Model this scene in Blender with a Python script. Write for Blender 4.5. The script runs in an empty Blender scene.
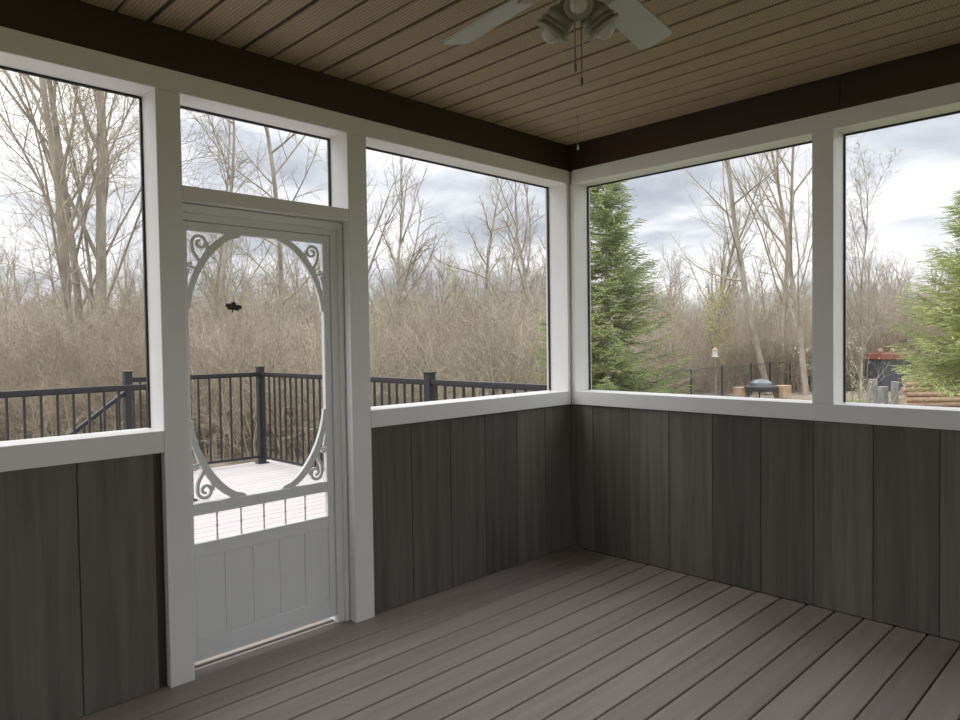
import bpy, bmesh, math, random
import numpy as np
from mathutils import Vector, Matrix
PI = math.pi
S = bpy.context.scene
COL = S.collection

# ------------------------------------------------------------------ camera
cam_d = bpy.data.cameras.new('camera'); cam = bpy.data.objects.new('camera', cam_d); COL.objects.link(cam)
YAW, PITCH, ROLL = 0.791, -0.0279, -0.0143
CAM = Vector((3.1185, -4.0013, 1.5))
fw = Vector((-math.sin(YAW)*math.cos(PITCH), math.cos(YAW)*math.cos(PITCH), math.sin(PITCH)))
rt = fw.cross(Vector((0, 0, 1))).normalized(); up = rt.cross(fw)
r2 = rt*math.cos(ROLL) + up*math.sin(ROLL); u2 = -rt*math.sin(ROLL) + up*math.cos(ROLL)
M = Matrix((r2, u2, -fw)).transposed().to_4x4(); M.translation = CAM
cam.matrix_world = M
cam_d.sensor_width = 36; cam_d.lens = 703.4/960*36; cam_d.clip_start = 0.02; cam_d.clip_end = 500
S.camera = cam

# ------------------------------------------------------------------ sky, exposure
S.view_settings.view_transform = 'Standard'; S.view_settings.look = 'None'
S.view_settings.gamma = 1; S.view_settings.use_curve_mapping = False
S.view_settings.exposure = 0.85
S.cycles.max_bounces = 10; S.cycles.diffuse_bounces = 6; S.cycles.transparent_max_bounces = 16
S.cycles.use_denoising = True
W = bpy.data.worlds.new('sky'); S.world = W; W.use_nodes = True
nt = W.node_tree; nt.nodes.clear()
def N(nt, t, **k):
    n = nt.nodes.new(t)
    for a, b in k.items():
        if a in n.inputs.keys(): n.inputs[a].default_value = b
        else: setattr(n, a, b)
    return n
def ramp(nt, stops, src):
    r = nt.nodes.new('ShaderNodeValToRGB')
    e = r.color_ramp.elements
    while len(e) > 1: e.remove(e[-1])
    e[0].position = stops[0][0]; e[0].color = (*stops[0][1], 1)
    for p, c in stops[1:]:
        q = e.new(p); q.color = (*c, 1)
    nt.links.new(src, r.inputs[0]); return r.outputs[0]
tc = N(nt, 'ShaderNodeTexCoord'); sp = N(nt, 'ShaderNodeSeparateXYZ'); L = nt.links.new
L(tc.outputs['Generated'], sp.inputs[0])
ad = N(nt, 'ShaderNodeMath', operation='MAXIMUM'); L(sp.outputs[2], ad.inputs[0]); ad.inputs[1].default_value = 0.0
ad2 = N(nt, 'ShaderNodeMath', operation='ADD'); L(ad.outputs[0], ad2.inputs[0]); ad2.inputs[1].default_value = 0.22
dx = N(nt, 'ShaderNodeMath', operation='DIVIDE'); L(sp.outputs[0], dx.inputs[0]); L(ad2.outputs[0], dx.inputs[1])
dy = N(nt, 'ShaderNodeMath', operation='DIVIDE'); L(sp.outputs[1], dy.inputs[0]); L(ad2.outputs[0], dy.inputs[1])
cb = N(nt, 'ShaderNodeCombineXYZ'); L(dx.outputs[0], cb.inputs[0]); L(dy.outputs[0], cb.inputs[1]); cb.inputs[2].default_value = 3.1
no = N(nt, 'ShaderNodeTexNoise'); no.inputs['Scale'].default_value = 1.5; no.inputs['Detail'].default_value = 7; no.inputs['Roughness'].default_value = 0.52; no.inputs['Distortion'].default_value = 0.25
L(cb.outputs[0], no.inputs['Vector'])
sky_c = ramp(nt, [(0.34, (0.32, 0.345, 0.39)), (0.43, (0.42, 0.445, 0.49)), (0.51, (0.58, 0.595, 0.625)), (0.60, (.75, .75, .76))], no.outputs[0])
bg = N(nt, 'ShaderNodeBackground'); bg.inputs['Strength'].default_value = 1.0
zs = N(nt, 'ShaderNodeMapRange', interpolation_type='SMOOTHSTEP')       # an overcast sky is about three times brighter overhead
zs.inputs['From Min'].default_value = 0.15; zs.inputs['From Max'].default_value = 0.95; zs.inputs['To Min'].default_value = 1.0; zs.inputs['To Max'].default_value = 2.9
L(sp.outputs[2], zs.inputs['Value']); L(zs.outputs[0], bg.inputs['Strength'])
L(sky_c, bg.inputs[0]); wo = N(nt, 'ShaderNodeOutputWorld'); L(bg.outputs[0], wo.inputs[0])
sun_d = bpy.data.lights.new('sun', 'SUN'); sun_d.energy = 0.8; sun_d.angle = math.radians(60); sun_d.color = (1, .97, .92)
sun = bpy.data.objects.new('sun', sun_d); COL.objects.link(sun)
sun.rotation_euler = (-Vector((.5, .8, -1.2))).to_track_quat('Z', 'Y').to_euler()

# ------------------------------------------------------------------ materials
def mat(name, col, rough=0.6, metal=0.0, var=0.0, scale=(6, 6, 6), detail=4, rnd=0.0, bump=0.0, col2=None, spec=0.5):
    m = bpy.data.materials.new(name); m.use_nodes = True; t = m.node_tree; b = t.nodes['Principled BSDF']
    b.inputs['Roughness'].default_value = rough; b.inputs['Metallic'].default_value = metal
    b.inputs['Specular IOR Level'].default_value = spec
    b.inputs['Base Color'].default_value = (*col, 1)
    c = N(t, 'ShaderNodeTexCoord'); mp = N(t, 'ShaderNodeMapping'); mp.inputs['Scale'].default_value = scale
    t.links.new(c.outputs['Object'], mp.inputs[0])
    n = N(t, 'ShaderNodeTexNoise'); n.inputs['Scale'].default_value = 1.0; n.inputs['Detail'].default_value = detail
    vec = mp.outputs[0]
    if rnd:
        a = N(t, 'ShaderNodeAttribute', attribute_name='rnd')
        vm = N(t, 'ShaderNodeVectorMath', operation='MULTIPLY_ADD'); vm.inputs[1].default_value = (37, 53, 71)
        t.links.new(a.outputs['Fac'], vm.inputs[0]); t.links.new(vec, vm.inputs[2]); vec = vm.outputs[0]
    t.links.new(vec, n.inputs['Vector'])
    c2 = col2 or tuple(x*(1-var) for x in col)
    mr = N(t, 'ShaderNodeMapRange'); mr.inputs['From Min'].default_value = 0.3; mr.inputs['From Max'].default_value = 0.7
    t.links.new(n.outputs[0], mr.inputs['Value'])
    mx = N(t, 'ShaderNodeMix', data_type='RGBA'); mx.inputs[6].default_value = (*c2, 1); mx.inputs[7].default_value = (*col, 1)
    t.links.new(mr.outputs[0], mx.inputs[0]); out = mx.outputs[2]
    if rnd:
        h = N(t, 'ShaderNodeHueSaturation')
        q = N(t, 'ShaderNodeMapRange'); q.inputs['To Min'].default_value = 1-rnd; q.inputs['To Max'].default_value = 1+rnd
        t.links.new(a.outputs['Fac'], q.inputs['Value']); t.links.new(q.outputs[0], h.inputs['Value'])
        t.links.new(out, h.inputs['Color']); out = h.outputs[0]
    t.links.new(out, b.inputs['Base Color'])
    if bump:
        bp = N(t, 'ShaderNodeBump'); bp.inputs['Strength'].default_value = bump; bp.inputs['Distance'].default_value = 0.004
        t.links.new(n.outputs[0], bp.inputs['Height']); t.links.new(bp.outputs[0], b.inputs['Normal'])
    return m
M_white = mat('white_trim', (.80, .792, .775), .42, var=.03, scale=(3, 3, 3))
M_door = mat('white_door', (.80, .812, .805), .4, var=.03, scale=(3, 3, 3))
M_siding = mat('grey_composite_siding', (.160, .145, .127), .65, col2=(.100, .089, .076), scale=(24, 24, 1.1), rnd=.24, bump=.25, detail=6, spec=.3)
M_floor = mat('brown_grey_decking', (.30, .262, .236), .5, col2=(.24, .207, .185), scale=(24, 1.2, 24), rnd=.12, bump=.25, detail=6, spec=.4)
M_core = mat('dark_backing', (.018, .017, .016), .9)
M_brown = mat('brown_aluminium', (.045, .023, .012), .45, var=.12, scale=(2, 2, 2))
M_black = mat('black_vinyl', (.012, .011, .014), .5)
M_rail = mat('dark_bronze_aluminium', (.022, .019, .023), .42, var=.1)
M_deck = mat('pale_deck_board', (.52, .475, .46), .6, var=.08, scale=(20, 1.2, 20), rnd=.04)
M_fan = mat('satin_white_fan', (.50, .50, .46), .4, var=.04)
M_fanm = mat('antique_fan_metal', (.30, .28, .21), .4, metal=.3, var=.15, scale=(20, 20, 20))
M_steel = mat('grey_steel', (.22, .24, .25), .3, metal=.6, var=.2, scale=(20, 20, 20))
M_chain = mat('chain_brass', (.20, .17, .12), .35, metal=.6)
M_bark = mat('grey_bark', (.50, .45, .36), .9, col2=(.27, .235, .19), scale=(5, 5, 1.5), detail=5)
M_bark2 = mat('brown_bark', (.46, .40, .32), .9, col2=(.28, .235, .18), scale=(5, 5, 1.5), detail=5)
M_twig = mat('thicket_twig', (.57, .495, .38), .9, col2=(.31, .26, .19), scale=(.35, .35, .5), detail=5)
M_bud = mat('spring_bud', (.62, .60, .25), .8, col2=(.5, .47, .22), scale=(2, 2, 2))
M_redbud = mat('red_bud', (.33, .15, .12), .8, var=.3)
M_needle = mat('spruce_needle', (.54, .58, .27), .7, col2=(.20, .26, .11), scale=(2.5, 2.5, 2.5), detail=4)
M_needle2 = mat('yellow_green_needle', (.68, .70, .33), .7, col2=(.30, .37, .16), scale=(2.5, 2.5, 2.5), detail=4)
M_wood = mat('weathered_orange_wood', (.50, .34, .24), .8, col2=(.32, .21, .15), scale=(3, 18, 18), rnd=.2)
M_red = mat('faded_red_paint', (.36, .14, .105), .6, var=.2)
M_stump = mat('grey_stump', (.36, .34, .32), .9, var=.5, scale=(9, 9, 2))
M_tan = mat('tan_wood', (.50, .36, .25), .8, var=.2)
M_dark = mat('dark_grey_metal', (.10, .105, .12), .5, var=.2)
M_post = mat('black_fence', (.04, .04, .042), .6)

def clear_glass():
    m = bpy.data.materials.new('bulb_glass'); m.use_nodes = True; b = m.node_tree.nodes['Principled BSDF']
    b.inputs['Base Color'].default_value = (.75, .74, .68, 1); b.inputs['Roughness'].default_value = .15
    b.inputs['Transmission Weight'].default_value = .35
    return m
M_glass = clear_glass()
def screen_mat(name, fac, col):
    m = bpy.data.materials.new(name); m.use_nodes = True; t = m.node_tree; t.nodes.clear()
    d = N(t, 'ShaderNodeBsdfDiffuse'); d.inputs[0].default_value = (*col, 1); tr = N(t, 'ShaderNodeBsdfTransparent')
    mx = N(t, 'ShaderNodeMixShader'); mx.inputs[0].default_value = fac; o = N(t, 'ShaderNodeOutputMaterial')
    t.links.new(tr.outputs[0], mx.inputs[1]); t.links.new(d.outputs[0], mx.inputs[2]); t.links.new(mx.outputs[0], o.inputs[0]); return m
M_screen = screen_mat('insect_screen', .10, (.10, .10, .11))
M_link = screen_mat('chain_link_weave', .13, (.09, .09, .09))

def soffit_mat():
    m = mat('tan_perforated_soffit', (.37, .27, .165), .55, var=.06, scale=(3, 3, 3))
    t = m.node_tree; b = t.nodes['Principled BSDF']
    src = b.inputs['Base Color'].links[0].from_socket
    c = N(t, 'ShaderNodeTexCoord'); mp = N(t, 'ShaderNodeMapping'); mp.inputs['Scale'].default_value = (75, 55, 0)
    t.links.new(c.outputs['Object'], mp.inputs[0])
    v = N(t, 'ShaderNodeTexVoronoi'); v.inputs['Scale'].default_value = 1; v.inputs['Randomness'].default_value = .1
    t.links.new(mp.outputs[0], v.inputs['Vector'])
    lt = N(t, 'ShaderNodeMath', operation='LESS_THAN'); lt.inputs[1].default_value = .27; t.links.new(v.outputs['Distance'], lt.inputs[0])
    ml = N(t, 'ShaderNodeMath', operation='MULTIPLY'); ml.inputs[1].default_value = .75; t.links.new(lt.outputs[0], ml.inputs[0])
    mx = N(t, 'ShaderNodeMix', data_type='RGBA'); mx.inputs[7].default_value = (.03, .022, .014, 1)
    t.links.new(ml.outputs[0], mx.inputs[0]); t.links.new(src, mx.inputs[6]); t.links.new(mx.outputs[2], b.inputs['Base Color'])
    return m
M_soffit = soffit_mat()

def ground_mat():
    m = bpy.data.materials.new('leaf_litter_and_grass'); m.use_nodes = True; t = m.node_tree; b = t.nodes['Principled BSDF']
    b.inputs['Roughness'].default_value = .95
    c = N(t, 'ShaderNodeTexCoord')
    n = N(t, 'ShaderNodeTexNoise'); n.inputs['Scale'].default_value = 2.5; n.inputs['Detail'].default_value = 9; n.inputs['Roughness'].default_value = .7
    t.links.new(c.outputs['Object'], n.inputs['Vector'])
    br = ramp(t, [(.35, (.13, .10, .07)), (.5, (.25, .205, .15)), (.62, (.36, .30, .22))], n.outputs[0])
    gr = ramp(t, [(.35, (.07, .075, .035)), (.55, (.15, .155, .06)), (.65, (.19, .17, .085))], n.outputs[0])
    s = N(t, 'ShaderNodeSeparateXYZ'); t.links.new(c.outputs['Object'], s.inputs[0])
    n2 = N(t, 'ShaderNodeTexNoise'); n2.inputs['Scale'].default_value = .12; t.links.new(c.outputs['Object'], n2.inputs['Vector'])
    ma = N(t, 'ShaderNodeMath', operation='MULTIPLY_ADD'); ma.inputs[1].default_value = 14; t.links.new(n2.outputs[0], ma.inputs[0]); t.links.new(s.outputs[0], ma.inputs[2])
    mr = N(t, 'ShaderNodeMapRange'); mr.inputs['From Min'].default_value = -1; mr.inputs['From Max'].default_value = 3
    t.links.new(ma.outputs[0], mr.inputs['Value'])
    mx = N(t, 'ShaderNodeMix', data_type='RGBA'); t.links.new(mr.outputs[0], mx.inputs[0]); t.links.new(br, mx.inputs[6]); t.links.new(gr, mx.inputs[7])
    t.links.new(mx.outputs[2], b.inputs['Base Color']); return m
M_ground = ground_mat()

# ------------------------------------------------------------------ helpers
class MB:
    def __init__(s): s.v = []; s.f = []; s.r = []; s.rng = random.Random(5)
    def add(s, vs, fs, rnd=0.5):
        b = len(s.v); s.v += [tuple(v) for v in vs]; s.f += [tuple(i+b for i in f) for f in fs]; s.r += [rnd]*len(fs)
    def box(s, x0, x1, y0, y1, z0, z1, rnd=0.5, m=None, bev=0.0):
        x0, x1 = sorted((x0, x1)); y0, y1 = sorted((y0, y1)); z0, z1 = sorted((z0, z1))
        if bev:
            bm = bmesh.new(); bmesh.ops.create_cube(bm, size=1)
            for v in bm.verts: v.co = Vector(((x0+x1)/2+v.co.x*(x1-x0), (y0+y1)/2+v.co.y*(y1-y0), (z0+z1)/2+v.co.z*(z1-z0)))
            bmesh.ops.bevel(bm, geom=bm.edges[:], offset=bev, segments=1, affect='EDGES')
            bm.verts.index_update()
            vs = [v.co.copy() for v in bm.verts]; fs = [[v.index for v in f.verts] for f in bm.faces]; bm.free()
        else:
            vs = [Vector(p) for p in ((x0,y0,z0),(x1,y0,z0),(x1,y1,z0),(x0,y1,z0),(x0,y0,z1),(x1,y0,z1),(x1,y1,z1),(x0,y1,z1))]
            fs = [(3,2,1,0),(4,5,6,7),(0,1,5,4),(1,2,6,5),(2,3,7,6),(3,0,4,7)]
        if m is not None: vs = [m @ v for v in vs]
        s.add(vs, fs, rnd)
    def tube(s, pts, rads, n=8, caps=True, rnd=.5):
        pts = [Vector(p) for p in pts]; vs = []; fs = []
        if not hasattr(rads, '__len__'): rads = [rads]*len(pts)
        u = None
        for i, p in enumerate(pts):
            d = (pts[min(i+1, len(pts)-1)]-pts[max(i-1, 0)]).normalized()
            if u is None: u = d.orthogonal().normalized()
            else:
                u = (u-d*u.dot(d)); u = u.normalized() if u.length > 1e-6 else d.orthogonal().normalized()
            w = d.cross(u)
            for k in range(n):
                a = 2*PI*k/n; vs.append(p+(u*math.cos(a)+w*math.sin(a))*rads[i])
        for i in range(len(pts)-1):
            for k in range(n):
                a = i*n+k; b = i*n+(k+1) % n; fs.append((a, b, b+n, a+n))
        if caps:
            fs.append(tuple(range(n-1, -1, -1))); fs.append(tuple((len(pts)-1)*n+k for k in range(n)))
        s.add(vs, fs, rnd)
    def lathe(s, prof, n=24, m=None):
        vs = []; fs = []
        for r, z in prof:
            for k in range(n):
                a = 2*PI*k/n; v = Vector((r*math.cos(a), r*math.sin(a), z)); vs.append(m @ v if m is not None else v)
        for i in range(len(prof)-1):
            for k in range(n):
                a = i*n+k; b = i*n+(k+1) % n; fs.append((a, b, b+n, a+n))
        fs.append(tuple(range(n-1, -1, -1))); fs.append(tuple((len(prof)-1)*n+k for k in range(n)))
        s.add(vs, fs)
    def ribbon(s, pts, widths, z0, z1, P):
        """flat strip of varying width in a plane, extruded: pts are (a,b); P(a,b,w) maps to 3D"""
        L_, R_ = [], []
        for i, p in enumerate(pts):
            q0 = pts[max(i-1, 0)]; q1 = pts[min(i+1, len(pts)-1)]
            dx, dy = q1[0]-q0[0], q1[1]-q0[1]; l = math.hypot(dx, dy) or 1; nx, ny = -dy/l, dx/l; w = widths[i]/2
            L_.append((p[0]+nx*w, p[1]+ny*w)); R_.append((p[0]-nx*w, p[1]-ny*w))
        n = len(pts); vs = []
        for z in (z0, z1):
            vs += [P(a, b, z) for a, b in L_]; vs += [P(a, b, z) for a, b in R_]
        fs = []
        for i in range(n-1):
            a, b, c, d = i, i+1, n+i+1, n+i
            fs += [(a, b, c, d), (2*n+d, 2*n+c, 2*n+b, 2*n+a), (a, 2*n+a, 2*n+b, b), (c, 2*n+c, 2*n+d, d)]
        fs += [(0, n, 3*n, 2*n), (n-1, 3*n-1, 4*n-1, 2*n-1)]
        s.add(vs, fs)
    def build(s, name, m, parent=None, smooth=False, loc=None):
        me = bpy.data.meshes.new(name); me.from_pydata([tuple(v) for v in s.v], [], s.f); me.update()
        at = me.attributes.new('rnd', 'FLOAT', 'FACE'); at.data.foreach_set('value', s.r)
        bm = bmesh.new(); bm.from_mesh(me); bmesh.ops.recalc_face_normals(bm, faces=bm.faces); bm.to_mesh(me); bm.free()
        me.materials.append(m)
        if smooth: me.polygons.foreach_set('use_smooth', [True]*len(me.polygons))
        o = bpy.data.objects.new(name, me); COL.objects.link(o)
        if parent: o.parent = parent
        if loc is not None: o.location = loc
        return o
def tag(o, label=None, cat=None, group=None, kind=None):
    if label: o['label'] = label
    if cat: o['category'] = cat
    if group: o['group'] = group
    if kind: o['kind'] = kind
    return o
def empty(name, loc=(0, 0, 0), rz=0.0):
    o = bpy.data.objects.new(name, None); COL.objects.link(o); o.location = loc; o.rotation_euler = (0, 0, rz); o.empty_display_size = .1; return o
def struct(o, label, cat): return tag(o, label, cat, kind='structure')
def copy_tree(o, parent=None):
    c = o.copy(); COL.objects.link(c); c.parent = parent
    for ch in list(o.children): copy_tree(ch, c)
    return c

# ------------------------------------------------------------------ levels from the photograph
ZT, ZH, ZS, ZB, ZC = 2.6915, 2.5973, 1.1287, 1.0341, 2.87
XR, YB = 4.5, -5.3           # house wall and back wall
YL = [-2.8434, -2.7375, -1.873, -1.7526]
GZ = -0.9                    # ground outside
DZ = -0.07                   # deck surface outside
rng = random.Random(11)
PL = lambda u, w, z: (-w, u, z)            # left wall: u = y, w = outward
PR = lambda u, w, z: (u, w, z)
PB = lambda u, w, z: (u, YB-w, z)
def wbox(mb, P, u0, u1, w0, w1, z0, z1, **k):
    a = P(u0, w0, z0); b = P(u1, w1, z1); mb.box(a[0], b[0], a[1], b[1], a[2], b[2], **k)

# ------------------------------------------------------------------ floor
m = MB(); m.box(-.22, XR+.2, YB-.25, .22, -.30, -.03)
fl = m.build('floor', M_core); struct(fl, 'brown grey composite deck board floor of the porch', 'floor')
m = MB(); e = [-.085] + [.168+.1455*k for k in range(40)]
for a, b in zip(e[:-1], e[1:]):
    if a > XR: break
    m.box(a+.0045, min(b, XR)-.0045, YB, .019, -.028, 0, rnd=rng.random(), bev=.003)
m.box(-.115, -.085+.002, YL[1], YL[2], -.028, 0, rnd=.2, bev=.003)
m.build('floor_boards', M_floor, fl)

# ------------------------------------------------------------------ walls
def knee(name, P, spans, label, z1=ZB+.03):
    """spans: (u0,u1,[board joints]) siding boards with a fine gap between"""
    m = MB()
    for u0, u1, j in spans: wbox(m, P, u0, u1, .045, .17, -.0, z1)
    w = m.build(name, M_core); struct(w, label, 'wall')
    m = MB()
    for u0, u1, j in spans:
        ed = [u0]+[q for q in j if u0 < q < u1]+[u1]
        for a, b in zip(ed[:-1], ed[1:]):
            wbox(m, P, a+.0015, b-.0015, .02, .045, .002, z1, rnd=rng.random(), bev=.002)
    m.build('siding', M_siding, w)
    m = MB()
    for u0, u1, j in spans: wbox(m, P, u0-.03, u1+.03, .17, .20, GZ, z1)
    m.build('exterior_cladding', M_white, w)
    return w
knee('wall_left', PL, [(YB, -2.884, [-3.181-.298*k for k in range(8)][::-1]), (YL[3], .02, [-1.463, -1.161, -.863, -.565, -.275])], 'grey composite board knee wall beside the screen door')
knee('wall_right', PR, [(-.02, XR, [.17+.298*k for k in range(16)])], 'grey composite board knee wall on the right of the corner')
knee('wall_back', PB, [(-.02, XR, [.1+.298*k for k in range(16)])], 'grey composite board knee wall behind the camera')
m = MB()
for a, b in ((YB, YB+.35), (-2.75, -2.6), (-.35, 0)): m.box(XR, XR+.15, a, b, 0, ZC)
m.box(XR, XR+.15, YB, 0, 2.0, ZC); m.box(XR, XR+.15, YB-.2, .2, GZ, -.03)  # guessed wall: openings added for light, low lintel keeps the upper trim dim
struct(m.build('wall_house', M_white), 'unseen white wall behind the camera with openings shaped to let in light', 'wall')
# strip behind the dark gap left of the door post
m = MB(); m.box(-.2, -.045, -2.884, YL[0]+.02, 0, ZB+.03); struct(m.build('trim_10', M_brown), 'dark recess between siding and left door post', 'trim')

m = MB(); m.box(-.199, -.0455, -.0, .199, GZ, ZT-.001); m.box(-.199, .026, .0455, .1985, GZ, ZT-.002); m.box(-.045, -.0205, -.026, .045, ZS, ZT-.002); m.box(-.0205, .026, .0205, .045, ZS, ZT-.003)
struct(m.build('trim_25', M_white), 'white corner post between the two walls', 'trim')
# casings: full-height posts, header casing, sill casing
nt_ = [0]
def trim(mbs, label):
    nt_[0] += 1
    o = mbs.build('trim_%d' % nt_[0], M_white); struct(o, label, 'trim'); return o
def casing_box(P, u0, u1, z0, z1, label, w1=.02):
    m = MB(); wbox(m, P, u0, u1, 0, w1, z0, z1, bev=.0018); return trim(m, label)
posts = {'L': [(-4.55, -4.44)] + [(YL[0], YL[1]), (YL[2], YL[3])] + [(-.034, 0)], 'R': [(.0, .034), (1.6597, 1.7692), (3.42, 3.53)], 'B': [(.0, .034), (1.5, 1.61), (3.1, 3.21)]}
casing_box(PL, YB, 0, ZH+.001, ZT, 'white header casing along the left wall')
casing_box(PR, .021, XR-.026, ZH+.001, ZT, 'white header casing along the right wall')
casing_box(PB, .021, XR-.026, 2.2, ZT, 'white header casing behind the camera')
casing_box(PL, YL[0], YL[1], 0, ZH, 'white post casing left of the screen door', .045)
casing_box(PL, YL[2], YL[3], 0, ZH, 'white post casing right of the screen door', .045)
casing_box(PL, -.034, 0, ZS, ZH, 'thin white corner casing on the left wall')
casing_box(PR, .0, .034, ZS, ZH, 'thin white corner casing on the right wall')
casing_box(PR, 1.6597, 1.7692, ZS+.0005, ZH, 'white post casing between the two right windows')
casing_box(PR, 3.42, 3.53, ZS, ZH, 'white post casing at the right end of the right wall')
nt_[0] = 10
casing_box(PL, -4.55, -4.44, ZS, ZH, 'white post casing at the far left of the left wall')
casing_box(PB, 1.5, 1.61, ZS, 2.2, 'white post casing on the wall behind the camera')
casing_box(PB, 3.1, 3.21, ZS, 2.2, 'white post casing near the house wall behind the camera')
casing_box(PL, YB, YL[0]-.0015, ZB, ZS, 'white sill casing under the left window')
casing_box(PL, YL[3]+.0015, 0, ZB, ZS, 'white sill casing between the door and the corner')
casing_box(PR, .0, XR-.026, ZB, ZS-.0005, 'white sill casing along the right wall')
casing_box(PB, .0, XR-.026, ZB, ZS, 'white sill casing behind the camera')
casing_box(PL, YL[1]+.001, YL[2]-.001, 2.135, 2.2, 'white rail between the transom and the screen door')
# dark brown fascia beams and outer header
m = MB()
m.box(-.2, -.004, YB-.2, .2, ZT, ZC+.02); trimL = m.build('trim_20', M_brown); struct(trimL, 'dark brown fascia beam above the left wall', 'trim')
m = MB()
for a, b in ((-.004, 1.80), (1.803, XR)): m.box(a, b, .004, .2, ZT, ZC+.02, bev=.001)
struct(m.build('trim_21', M_brown), 'brown fascia beam above the right wall with a joint', 'trim')
m = MB(); m.box(-.004, XR, YB-.2, YB-.004, ZT, ZC+.02); struct(m.build('trim_22', M_brown), 'brown fascia beam behind the camera', 'trim')

# windows: liner, black edge and screen
wn = [0]
WD = .18
def window(P, u0, u1, z0, z1, label, fl_=.05, fr=.05, fb=.06, ft=.09, name=None):
    wn[0] += 1
    g = .004
    m = MB()
    wbox(m, P, u0-fl_, u0-g, .0205, WD+.02, z0-.002, z1+g)
    wbox(m, P, u1+g, u1+fr, .0205, WD+.02, z0-.002, z1+g)
    wbox(m, P, u0-fl_, u1+fr, .0205, WD+.02, z0-fb, z0-.002)
    wbox(m, P, u0-fl_, u1+fr, .0205, WD+.02, z1+g, z1+ft)
    w = m.build('window_%d' % wn[0], M_white); struct(w, label, 'window')
    m = MB(); t = .009
    wbox(m, P, u0-g, u0+t-g, WD-.014, WD, z0, z1); wbox(m, P, u1+g-t, u1+g, WD-.014, WD, z0, z1)
    wbox(m, P, u0, u1, WD-.014, WD, z1-t+g, z1+g)
    m.build('screen_frame', M_black, w)
    m = MB(); a = [P(u0, WD-.007, z0), P(u1, WD-.007, z0), P(u1, WD-.007, z1), P(u0, WD-.007, z1)]
    m.add(a, [(0, 1, 2, 3)]); m.build('screen', M_screen, w)
    return w
window(PL, -4.44, YL[0], ZS, ZH, 'large screened opening left of the door, framing a big bare tree', .055, .05)
window(PL, YL[1], YL[2], 2.2, ZH, 'narrow transom opening above the screen door', .053, .06, fb=.063)
window(PL, YL[3], -.034, ZS, ZH, 'screened opening between the door and the corner', .06, .03)
window(PR, .034, 1.6597, ZS, ZH, 'screened opening right of the corner, framing a green spruce', .03, .054)
window(PR, 1.7692, 3.42, ZS, ZH, 'screened opening at the right edge with an evergreen outside', .054, .055)
window(PR, 3.53, XR-.03, ZS, ZH, 'screened opening beside the house wall', .055, .03)
window(PL, YB+.03, -4.55, ZS, ZH, 'screened opening at the far left end of the left wall', .03, .055)
window(PB, .034, 1.5, ZS, 2.2, 'screened opening behind the camera on the left', .03, .055)
window(PB, 1.61, 3.1, ZS, 2.2, 'screened opening behind the camera in the middle', .055, .055)
window(PB, 3.21, XR-.03, ZS, 2.2, 'screened opening behind the camera on the right', .055, .03)
# post cores flanking the door, below window level
m = MB()
wbox(m, PL, YL[0]+.041-.02, YL[1]-.004, .0455, .2, 0, 2.14)
wbox(m, PL, YL[2]+.004, YL[3]-.0, .0455, .2, 0, 2.14)
m.build('trim_23', M_white); struct(bpy.data.objects['trim_23'], 'white door jambs inside the post casings', 'trim')

# ------------------------------------------------------------------ ceiling
m = MB(); y1 = -1.177+.418*3; edges = []
k = 0
while y1-.1393*k > YB-.3: edges.append(y1-.1393*k); k += 1
m2 = MB()
for i, (a, b) in enumerate(zip(edges[:-1], edges[1:])):
    if b > .1: continue
    g = .022 if i % 3 == 0 else .011          # heavier joint at every third groove
    a_, b_ = min(a, .01)-g, b+.0015
    m.box(-.003, XR, b_, a_, ZC, ZC+.02, bev=.0025)
c = m.build('ceiling', M_soffit); struct(c, 'tan perforated soffit ceiling with long grooves', 'ceiling')
m = MB(); m.box(-.2, XR+.2, YB-.2, .2, ZC+.012, ZC+.06); m.build('groove_backing', mat('groove_brown', (.05, .035, .022), .8), c)
m = MB(); m.box(-.4, XR+1.9, YB-1.0, .4, ZC+.06, ZC+.2); struct(m.build('roof', M_brown), 'flat roof over the porch with unseen overhangs added for shade', 'roof')  # overhangs behind the camera lengthened to shade the ground and dim the upper trim

# ------------------------------------------------------------------ screen door
dx0, dx1 = .083, .115
yl, yr, zb, zt = -2.728, -1.941, .040, 2.060
oy0, oy1 = -2.690, -1.981                # inner opening
door = empty('door_1', (-.1, -2.335, 0)); struct(door, 'white decorative screen door with scrolled corner brackets', 'door')
def dbuild(m, name, mt):
    o = m.build(name, mt, door); o.matrix_parent_inverse = Matrix.Translation((.1, 2.335, 0)); return o
m = MB()
wbox(m, PL, yl, oy0, dx0, dx1, zb, zt, bev=.003); wbox(m, PL, oy1, yr, dx0, dx1, zb, zt, bev=.003)
wbox(m, PL, oy0, oy1, dx0, dx1, 2.018, zt, bev=.003)
wbox(m, PL, oy0, oy1, dx0, dx1, .713, .767, bev=.003)
wbox(m, PL, oy0, oy1, dx0, dx1, .518, .583, bev=.002)
wbox(m, PL, oy0, oy1, dx0, dx1, zb, .14, bev=.002)
dbuild(m, 'door_frame', M_door)
m = MB()
n = 5
for k in range(n):
    a = oy0+(oy1-oy0)*k/n; b = oy0+(oy1-oy0)*(k+1)/n
    wbox(m, PL, a+.0008, b-.0008, dx0+.004, dx1-.008, .14, .518, bev=.001)
dbuild(m, 'lower_panel', M_door)
for yy in (-2.576, -2.457, -2.338, -2.221, -2.108):
    m = MB()
    prof = [(.0055, 0), (.0055, .012), (.004, .02), (.004, .055), (.006, .06), (.006, .07), (.004, .075), (.004, .11), (.0055, .118), (.0055, .13)]
    m.lathe(prof, 10, Matrix.Translation((-.099, yy, .583))); dbuild(m, 'spindle', M_door)
m = MB(); m.add([(-.112, oy0, .583), (-.112, oy1, .583), (-.112, oy1, 2.018), (-.112, oy0, 2.018)], [(0, 1, 2, 3)])
dbuild(m, 'screen', M_screen)
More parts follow.
